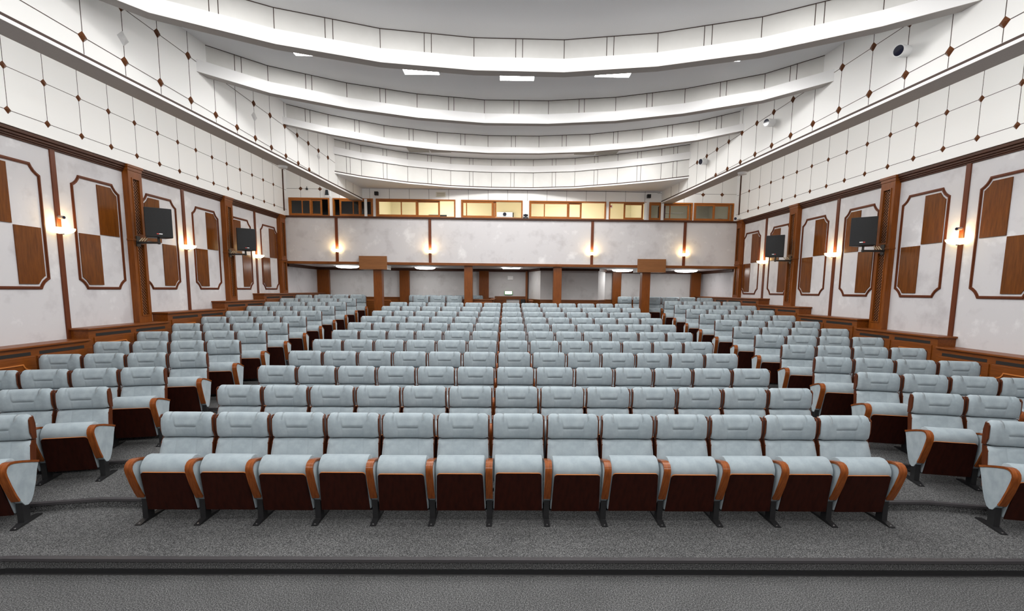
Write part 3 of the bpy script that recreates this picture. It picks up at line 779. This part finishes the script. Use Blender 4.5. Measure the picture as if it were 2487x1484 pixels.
# ------------------------------------------------------------------ under the balcony
ZS = 3.30
b = MB(mapB); b.box(XL(17) - .1, XR(17) + .1, YW + .1, YR + .3, ZS, ZS + .06); tag(b.build('ceiling_balcony', M['ceil']), kind='structure')
b = MB(); b.box(-7.6, .85, YR, YR + .15, 1.0, 3.4); b.box(3.60, 7.9, YR, YR + .15, 1.0, 3.4)
tag(b.build('wall_rear', M['plaster_dark']), kind='structure')
b = MB(mapB)
b.box(-7.5, .80, YR - .10, YR, 3.20, ZS); b.box(3.62, 7.75, YR - .10, YR, 3.20, ZS)
b.box(XL(18) - .125, XL(18) - .02, YW + .15, YR, 3.20, ZS); b.box(XR(18) + .02, XR(18) + .125, YW + .15, YR, 3.20, ZS)
tag(b.build('trim_50', M['cornice']), kind='structure')
b = MB(); b.box(-7.2, -.55, YR - .04, YR, 1.2, 2.165); b.box(3.60, 7.5, YR - .04, YR, 1.2, 2.13); b.box(-7.2, -.55, YR - .06, YR, 2.15, 2.185); b.box(3.60, 7.5, YR - .06, YR, 2.12, 2.15)
wd_ = tag(b.build('baseboard_rear', M['wood_x']), kind='structure')
b = MB()
for xa, xb in ((-6.8, -4.5), (-3.6, -2.4), (-2.3, -1.3), (4.6, 7.0)):
    fr = chamfered(xa, xb, 1.35, 2.06, .12, .09); b.ring(fr, inset(fr, .02), lambda p, q: (p[0], q, p[1]), YR - .055, YR - .038)
b.build('panel_moulding', M['plyedge'], wd_)
for n, (xa, xb, l) in enumerate(((-7.45, -6.98, 'in the far left corner'), (-4.23, -3.85, 'second from the left corner'), (-1.11, -.73, 'left of the doorway'), (4.15, 4.49, 'right of the bay'), (7.26, 7.64, 'in the far right corner'))):
    b = MB(); b.box(xa, xb, YR - .14, YR + .01, 1.2, 3.22)
    tag(b.build('wall_pier', M['wood'], bevel=.01), 'brown wooden pier on the wall under the balcony, ' + l, 'pier', 'piers under the balcony')
for n, (x, l) in enumerate(((-4.375, 'under the left board box'), (-1.318, 'beside the parapet'), (1.70, 'in front of the bay'), (4.71, 'under the right board box'))):
    t = thing('column', 'square brown wooden column %s' % l, 'column', (x, YW + .2, 1.14), 'columns carrying the balcony')
    b = MB(); b.box(x - .14, x + .14, YW + .06, YW + .34, 1.05, 3.30 - .0033 * x - .012 if n in (1, 2) else 3.14); b.build('shaft', M['wood'], t, bevel=.008)
    b = MB(); b.box(x - .155, x + .155, YW + .045, YW + .355, 1.05, 1.26); b.build('plinth', M['wood_x'], t)
for x0_, x1_, l in ((-4.945, -4.02, 'left'), (4.364, 5.313, 'right')):
    zd = -.02 if x0_ > 0 else 0
    t = thing('board_box', 'tan wooden board box fixed to the balcony edge above the %s column' % l, 'board', ((x0_ + x1_) / 2, YW - .05, 3.13), 'board boxes on the balcony edge')
    b = MB(); b.box(x0_, x1_, YW - .075, YW - .035, 3.14 + zd, 3.58 + zd); b.build('front_board', M['board'], t)
    b = MB(); b.box(x0_ + .01, x1_ - .01, YW - .033, YW + .55, 3.142 + zd, 3.284 + zd); b.build('casing', M['white'], t)
for n, (x, y, r_, sq) in enumerate(((-5.80, 18.35, .40, 0), (-3.03, 18.6, .37, 0), (.14, 18.4, .31, 1), (4.28, 18.7, .37, 0), (6.58, 18.5, .40, 0))):
    z = ZS - .0033 * x
    t = thing('flush_lamp', 'white flush lamp under the balcony, %s from the left wall' % ORD[n], 'ceiling lamp', (x, y, z - .06), 'lamps under the balcony')
    if sq:
        b = MB(); b.box(x - r_, x + r_, y - r_, y + r_, z - .028, z - .008); b.build('diffuser', M['lamp_round'], t)
    else:
        b = MB(); rows = [[(x + r_ * c_ * math.cos(PI * q / 18), y + r_ * c_ * math.sin(PI * q / 18), z + h_) for q in range(36)] for c_, h_ in ((1, -.02), (.97, -.045), (.85, -.068), (.6, -.082), (.3, -.088), (.02, -.09))]
        b.grid(rows, close=True); b.add(rows[0], [tuple(range(36))]); b.build('diffuser', M['lamp_round'], t, smooth='all')
    b = MB(); b.cyl((x, y, z - .014), (0, 0, 1), r_ * 1.03, r_ * 1.03, .014, 36); b.build('rim', M['white_plastic'], t)
# bay in the middle
bay = [(.78, YR + .1), (1.20, 18.2), (3.30, 18.2), (3.70, 19.0), (3.74, YR + .1)]
def bayband(z0, z1, d, mat, name, par=None):
    b = MB(); A = bay; Bq = []
    for i, p in enumerate(bay):
        c = Vector((2.3, 20.5)); v_ = (Vector(p) - c).normalized() * d; Bq.append((p[0] + v_.x, p[1] + v_.y))
    b.grid([[(*a, z0), (*a, z1), (*q, z1), (*q, z0)] for a, q in zip(A, Bq)], close=True)
    return b.build(name, mat, par)
wbay = tag(bayband(1.2, 3.33, -.06, M['plaster_dark'], 'wall_bay'), kind='structure')
bayband(1.2, 2.135, .03, M['wood_x'], 'dado', wbay); bayband(2.12, 2.155, .055, M['wood_x'], 'dado_rail', wbay); bayband(3.20, 3.285, .06, M['cornice'], 'cornice', wbay)
b = MB(); b.box(.72, .80, YR - .2, YR + .02, 1.2, 3.22); tag(b.build('trim_51', M['wood']), kind='structure')
# stairwell parapet and doorway
t = thing('stair_parapet', 'brown panelled parapet in front of the stairwell under the balcony', 'parapet', (-1.05, 17.5, 1.14))
b = MB(); b.box(-1.60, -.52, 17.40, 17.50, 1.1, 2.135); b.box(-.58, -.48, 17.50, YR - .02, 1.1, 2.135); b.box(.82, .90, 17.6, YR - .2, 1.1, 2.10); b.build('wall_panel', M['wood_x'], t)
b = MB(); b.box(-1.65, -.47, 17.36, 17.54, 2.135, 2.165); b.box(-.62, -.45, 17.54, YR - .02, 2.135, 2.165); b.box(.79, .93, 17.57, YR - .2, 2.10, 2.13); b.build('handrail', M['wood_x'], t, bevel=.008)
fr = chamfered(-1.42, -.68, 1.4, 2.05, .1, .09); b = MB(); b.ring(fr, inset(fr, .02), lambda p, q: (p[0], q, p[1]), 17.385, 17.401); b.build('panel_moulding', M['plyedge'], t)
b = MB(); dx0, dx1, yd = -.49, .80, YR - .06
b.box(dx0, dx1, yd, yd + .06, 2.13, 2.245); b.box(dx0, -.03, yd, yd + .06, 1.1, 2.13); b.box(.48, dx1, yd, yd + .06, 1.1, 2.13)
dr = tag(b.build('door_2', M['wood_x']), kind='structure')
b = MB(); b.box(-.40, -.08, yd - .015, yd, 2.06, 2.09); b.build('door_rail', M['wood_x'], dr)
b = MB(); b.add([(-.6, YR + 1.9, .9), (1.2, YR + 1.9, .9), (1.2, YR + 1.9, 2.4), (-.6, YR + 1.9, 2.4)], [(0, 1, 2, 3)])
b.box(-.75, -.6, YR + .16, YR + 1.9, .9, 2.4); b.box(1.2, 1.35, YR + .16, YR + 1.9, .9, 2.4); b.box(-.75, 1.35, YR + .16, YR + 1.9, 2.4, 2.5)
tag(b.build('wall_corridor', M['white']), kind='structure')
area('corridor_lamp', (.3, YR + 1.0, 2.36), (0, 0, 0), 1.2, 1.2, 110)
b = MB(); b.box(.53, .70, yd - .25, yd - .05, 1.3, 2.135); tag(b.build('loudspeaker_box', M['black'], bevel=.01), 'black box standing at the right side of the rear doorway', 'box')
t = thing('exit_sign', 'green and white exit light above the rear doorway', 'exit sign', (.05, YR - .06, 2.30))
b = MB(); b.box(-.112, .213, YR - .055, YR - .002, 2.30, 2.445); b.build('case', M['green'], t, bevel=.008)
b = MB(); b.box(-.085, .186, YR - .062, YR - .0555, 2.325, 2.44); b.build('face', M['sign'], t)
t = thing('notice_box', 'small white box on the wall above the exit light', 'wall box', (.11, YR - .03, 2.89))
b = MB(); b.box(.004, .224, YR - .045, YR - .002, 2.885, 3.04); b.build('case', M['white_plastic'], t, bevel=.012)
b = MB(); b.box(.03, .198, YR - .0475, YR - .0455, 2.91, 3.015); b.build('face', M['white'], t)

# ------------------------------------------------------------------ wall loudspeakers
def wall_speaker(side, yp, dz, label):
    s = 1 if side == 'left' else -1
    xw = MAPS[side](0, yp, 0)[0]
    c = Vector((xw + s * .42, yp, 3.755 + dz))
    t = thing('wall_loudspeaker', label, 'loudspeaker', (c.x, c.y, 3.36 + dz), 'loudspeakers on wall brackets')
    ang = math.radians(48)
    N = Vector((s * math.cos(ang), -math.sin(ang), 0)); T = Vector((math.sin(ang), s * math.cos(ang), 0)) * s   # T towards the rear on the front face
    T = Vector((-N.y, N.x, 0)) * (1 if s > 0 else -1)
    hw, hb, d, h = .225, .15, .36, .285
    def P(a, q, z): return tuple(c + T * a + N * q + Vector((0, 0, z)))
    pl = [(-hw, .16), (hw, .16), (hw, .10), (hb, .16 - d), (-hb, .16 - d), (-hw, .10)]
    b = MB(); b.prism(pl, lambda p, z: P(p[0], p[1], z), -h, h); b.build('cabinet', M['black'], t, bevel=.01)
    rows = []
    b = MB()
    for i in range(9):
        a = -hw * .97 + 2 * hw * .97 * i / 8; q = .162 + .028 * (1 - (2 * i / 8 - 1) ** 2)
        rows.append([P(a, q, -h * .965), P(a, q, h * .965)])
    b.grid(rows); b.grid([[P(-hw * .97, .161, -h * .965), P(-hw * .97, .161, h * .965)], [P(hw * .97, .161, -h * .965), P(hw * .97, .161, h * .965)]])
    for zz in (-1, 1): b.add([r[0 if zz < 0 else 1] for r in rows], [tuple(range(9))])
    g = b.build('grille', M['grill'], t, smooth=True)
    for a0, a1, mt in ((-.05, -.015, M['red']), (-.012, .045, M['steel'])):
        b = MB(); q0 = .1905
        b.add([P(a0, q0, -h * .80), P(a1, q0, -h * .80), P(a1, q0, -h * .74), P(a0, q0, -h * .74), P(a0, q0 + .003, -h * .80), P(a1, q0 + .003, -h * .80), P(a1, q0 + .003, -h * .74), P(a0, q0 + .003, -h * .74)],
              [(0, 1, 2, 3), (4, 5, 6, 7), (0, 1, 5, 4), (1, 2, 6, 5), (2, 3, 7, 6), (3, 0, 4, 7)])
        b.build('logo_mark', mt, g)
    b = MB(); b.cyl((c.x, c.y, 3.345 + dz), (0, 0, 1), .022, .022, .13, 14)
    x0_, x1_ = sorted((xw, c.x + s * .02)); b.box(x0_, x1_, yp - .022, yp + .022, 3.355 + dz, 3.395 + dz)
    x0_, x1_ = sorted((xw, xw + s * .02)); b.box(x0_, x1_, yp - .05, yp + .05, 3.30 + dz, 3.50 + dz)
    b.build('bracket', M['metal_black'], t)
    b = MB()
    for k in range(3): b.cyl((xw + s * (.06 + .05 * k), yp - .035, 3.40 + dz), (s * .3, .4, .6), .009, .009, .09, 8)
    b.build('cable', flat('cream_cable', (.7, .6, .42), .5) if 'cream_cable' not in bpy.data.materials else bpy.data.materials['cream_cable'], t)
wall_speaker('left', 10.22, 0, 'black loudspeaker on bracket at the left wall pilaster nearer the stage')
wall_speaker('left', 13.50, 0, 'black loudspeaker on bracket at the left wall pilaster nearer the balcony')
wall_speaker('right', 10.36, -.02, 'black loudspeaker on bracket at the right wall pilaster nearer the stage')
wall_speaker('right', 13.66, -.03, 'black loudspeaker on bracket at the right wall pilaster nearer the balcony')

# ------------------------------------------------------------------ seats
PITCH = .58
def smooth01(t): t = max(0, min(1, t)); return t * t * (3 - 2 * t)
def make_seat(both):
    t = thing('auditorium_seat', 'pale grey tip-up seat', 'seat', (0, 0, 0))
    # headrest
    half = [0, .04, .08, .098, .105, .112, .125, .15, .19, .22, .242, .256, .262]
    xs = [-q for q in half[:0:-1]] + half
    prof = [(.060, .800), (.03, .787), (-.010, .785), (-.034, .792), (-.044, .808), (-.050, .83), (-.054, .86), (-.055, .882), (-.055, .892), (-.055, .899), (-.055, .906), (-.055, .918), (-.054, .94), (-.050, .965), (-.044, .99), (-.034, 1.015), (-.016, 1.036), (.010, 1.046), (.036, 1.042), (.058, 1.025), (.066, 1.0)]
    rows = []
    for (y, z) in prof:
        r = []
        for x in xs:
            ax = abs(x); xx = x; yy = y; zz = z
            front = 1 if y < 0 else 0
            if ax < .15 and z > .9: xx = x * (1 + .36 * min(1, (z - .9) / .12) * (1 - smooth01((ax - .125) / .04)))
            e = smooth01((ax - .215) / .047)
            if y < .02: yy += .030 * e * e
            if z > .99: zz -= .030 * e ** 3
            if z < .80: zz += .004 * e
            if front:
                k = 1 - smooth01((ax - .09) / .022)
                yy += k * .017 * math.exp(-((z - .900) / .0065) ** 2)
                yy -= k * .009 * math.exp(-((z - .925) / .028) ** 2)
                seam = math.exp(-((ax - .105) / .006) ** 2)
                yy += .004 * seam * (1 if z < 1.02 else 0)
                yy -= .016 * (ax / .262) ** 2
            r.append((xx, yy, zz))
        rows.append(r)
    b = MB(); b.grid(rows)
    for k in (0, -1): b.add([r[k] for r in rows], [tuple(range(len(rows)))])
    b.build('headrest', M['fabric'], t, smooth='all')
    # backrest
    prof = [(.02, .772), (-.004, .776), (-.030, .768), (-.046, .752), (-.055, .73), (-.066, .70), (-.082, .66), (-.098, .61), (-.112, .55), (-.126, .48), (-.136, .41), (-.135, .36), (-.10, .345)]
    half = [0, .06, .10, .106, .112, .12, .18, .225, .245, .256, .262]
    xs = [-q for q in half[:0:-1]] + half
    rows = []
    for (y, z) in prof:
        r = []
        for x in xs:
            ax = abs(x); e = smooth01((ax - .222) / .04); yy = y + .028 * e * e - .014 * (ax / .262) ** 2
            yy += .0045 * math.exp(-((ax - .106) / .006) ** 2)
            zz = z + (.006 * (1 - (ax / .262) ** 2) if z > .74 else 0)
            r.append((x * (1 + .05 * min(1, (.776 - z) / .25)), yy, zz))
        rows.append(r)
    b = MB(); b.grid(rows)
    for k in (0, -1): b.add([r[k] for r in rows], [tuple(range(len(rows)))])
    b.build('backrest', M['fabric'], t, smooth='all')
    # plywood back shell: two bent shells with side flanges
    b = MB()
    def shell(zl, f_front, f_back, hw):
        plan = lambda z: [(-hw, f_front(z)), (-hw, f_back(z) - .04), (-hw + .03, f_back(z)), (hw - .03, f_back(z)), (hw, f_back(z) - .04), (hw, f_front(z))]
        inn = lambda z: [(-hw + .013, f_front(z)), (-hw + .013, f_back(z) - .045), (-hw + .036, f_back(z) - .013), (hw - .036, f_back(z) - .013), (hw - .013, f_back(z) - .045), (hw - .013, f_front(z))]
        n = 6; lv = [[(x, y, z) for x, y in plan(z)] + [(x, y, z) for x, y in inn(z)][::-1] for z in zl]
        b.grid(lv, close=True)
        b.add(lv[0], [tuple(range(12))]); b.add(lv[-1], [tuple(range(12))])
    shell([.786, .80, .86, .94, .995, 1.02], lambda z: (-.032 if .80 < z < 1.0 else -.005), lambda z: .088 - .02 * smooth01((z - .95) / .07), .278)
    shell([.345, .42, .50, .58, .66, .73, .765, .776], lambda z: (-.040 - .30 * (.745 - z) * .62 if z < .75 else -.015), lambda z: .085 - .24 * (.776 - z) * .6, .272)
    b.build('back_shell', M['shell'], t)
    # tipped-up seat
    P = [(-.20, .655), (-.25, .678), (-.30, .682), (-.345, .668), (-.385, .637), (-.412, .592), (-.417, .553), (-.318, .132), (-.290, .125), (-.225, .150), (-.165, .5)]
    b = MB(); hwf = lambda z: .238 + .012 * (1 - (z - .13) / .55)
    b.prism(P, lambda p, q: (q * hwf(p[1]), p[0], p[1]), -1, 1)
    cu = b.build('seat_cushion', M['fabric'], t, smooth=True, bevel=.012, seg=2)
    A = Vector((-.4185, .548)); Bv = Vector((-.320, .128)); dv = (Bv - A); nv = Vector((dv.y, -dv.x)).normalized()
    if nv.x > 0: nv = -nv
    wt, wb_ = .226, .243; out = []
    for k in range(5):
        a = PI / 2 * k / 4; out.append((-wt + .03 - .03 * math.cos(a), .03 - .03 * math.sin(a)))
    out += [(-q[0], q[1]) for q in out[::-1]]
    L = dv.length; out += [(wb_, L), (-wb_, L)]
    def fb(p, q):
        s_ = A + dv * (p[1] / L) + nv * q; return (p[0], s_.x, s_.y)
    b = MB(); b.cur = 0; b.prism(out, fb, .0005, .014)
    for i in range(2, len(b.f)):                      # the bare plywood edge along the top
        b.mi[i] = 1 if i - 2 < 9 else 0
    b.build('seat_board', [M['pan'], M['plyedge']], cu)
    # arms
    path = [(-.03, .572), (-.13, .606), (-.27, .648), (-.37, .672), (-.42, .676), (-.462, .664), (-.490, .636), (-.499, .600), (-.490, .555), (-.448, .44), (-.395, .32), (-.362, .262)]
    inn = []
    for i, p in enumerate(path):
        a = Vector(path[max(0, i - 1)]); q = Vector(path[min(len(path) - 1, i + 1)]); e = (q - a).normalized()
        n_ = Vector((-e.y, e.x)); inn.append((p[0] + n_.x * .021, p[1] + n_.y * .021))
    pan = inn[:-1] + [(-.330, .245), (-.285, .192), (-.240, .180), (-.195, .196), (-.155, .25), (-.105, .36), (-.062, .50)]
    for s in ((-1, 1) if both else (-1,)):
        xc = s * PITCH / 2
        b = MB()
        b.grid([[(xc - .034, *p), (xc + .034, *p), (xc + .034, *q), (xc - .034, *q)] for p, q in zip(path, inn)], close=True)
        for k in (0, -1):
            p, q = path[k], inn[k]; b.add([(xc - .034, *p), (xc + .034, *p), (xc + .034, *q), (xc - .034, *q)], [(0, 1, 2, 3)])
        b.build('armrest', M['arm'], t, smooth=True)
        b = MB(); b.prism(pan, lambda p, q: (q, p[0], p[1]), xc - .030, xc + .030); b.build('side_panel', M['fabric'], t, bevel=.004, seg=1)
        b = MB(); b.box(xc - .027, xc + .027, -.318, -.225, .012, .235); b.box(xc - .30 if s > 0 else xc, xc if s > 0 else xc + .30, -.20, -.17, .27, .30)
        b.prism([(-.43, 0), (-.06, 0), (-.06, .014), (-.215, .030), (-.33, .030), (-.43, .010)], lambda p, q: (q, p[0], p[1]), xc - .029, xc + .029)
        lg = b.build('leg', M['metal_black'], t)
        b = MB(); b.cyl((xc, -.405, .008), (0, 0, 1), .010, .008, .010, 10); b.build('floor_screw', M['steel'], lg)
    remember(t)
    return t
SEAT1, SEAT2 = make_seat(False), make_seat(True)
used = {SEAT1.name: False, SEAT2.name: False}
def place(x, y, z, rz, both, label, group):
    p = SEAT2 if both else SEAT1
    if not used[p.name]:
        used[p.name] = True; o = p; ks = KIDS[p.name]
    else:
        o = copy_tree(p)
        ks = None
    o.location = (x, y, z); o.rotation_euler = (0, 0, rz)
    tag(o, label, 'seat', group)
    return o
from collections import defaultdict
placed = []
for i in range(11):
    for k in range(13):
        placed.append(place(X0 + (k - 6) * PITCH, ROW_Y + ROW_D * i, z_tier(i), 0, k == 12,
              'pale grey tip-up seat, %s from the left aisle, %s row of the centre block' % (ORD[k], ORD[i]), 'seats of the centre block'))
TH = math.radians(13)
def side_row(side, i, n, yoff, z, word, c0=None, grp=None, k0=0):
    s = -1 if side == 'left' else 1
    cx = c0 if c0 is not None else (-4.86 if side == 'left' else 5.0)
    for k in range(k0, k0 + n):
        dd = .28 + PITCH * k
        x = cx + s * dd * math.cos(TH); y = ROW_Y + ROW_D * i + yoff - dd * math.sin(TH)
        last = (k == 0 and side == 'left') or (k == k0 + n - 1 and side == 'right')
        kw = 'beside the aisle' if k == 0 else '%s from the aisle' % ORD[k]
        placed.append(place(x, y, z, -s * TH, last, 'pale grey tip-up seat %s, %s row of the %s wall block' % (kw, word, side), grp or 'seats of the %s wall block' % side))
for i in range(12):
    side_row('left', i, (1, 2)[i] if i < 2 else 4, -.13 - .018 * i, z_tier(i), ORD[i])
    side_row('right', i, (1, 2)[i] if i < 2 else 4, -.15 - .042 * i, z_tier(i), ORD[i])
side_row('left', 12, 4, -.22, z_tier(12), 'balcony-edge', c0=-4.86)
side_row('right', 12, 4, .22, z_tier(12), 'balcony-edge', c0=4.90)
side_row('left', 14, 3, -.35, z_tier(12), 'rearmost', c0=-5.45, grp='seats under the balcony')
side_row('right', 14, 5, -.35, z_tier(12), 'rearmost', c0=4.25, grp='seats under the balcony')
for k in range(3):
    placed.append(place(-2.98 + k * PITCH, 17.30, z_tier(12), 0, k == 2, 'pale grey tip-up seat, %s of the short row before the stairwell parapet' % ORD[k], 'seats under the balcony'))
for k in range(5):
    placed.append(place(-3.52 + k * PITCH, 19.35, z_tier(12), 0, k == 4, 'pale grey tip-up seat, %s in the row against the wall left of the doorway' % ORD[k], 'seats under the balcony'))
# the tipped-up cushions do not all stand at the same angle
for o in placed:
    if not o.children: pass
KM = defaultdict(list)
for o in bpy.data.objects:
    if o.parent is not None: KM[o.parent].append(o)
for o in placed:
    for c in KM[o]:
        if c.name.startswith('seat_cushion'):
            a = math.radians(random.uniform(-2.0, 3.0)); pv = Vector((0, -.20, .20))
            Rm = Matrix.Rotation(a, 4, 'X')
            c.matrix_basis = Matrix.Translation(pv) @ Rm @ Matrix.Translation(-pv)

# ------------------------------------------------------------------ stage end, behind the camera
b = MB(); b.box(-9, 9, -5.1, -5, -.2, CEIL + .1); tag(b.build('wall_front', flat('stage_wall', (.55, .52, .50), .8)), kind='structure')
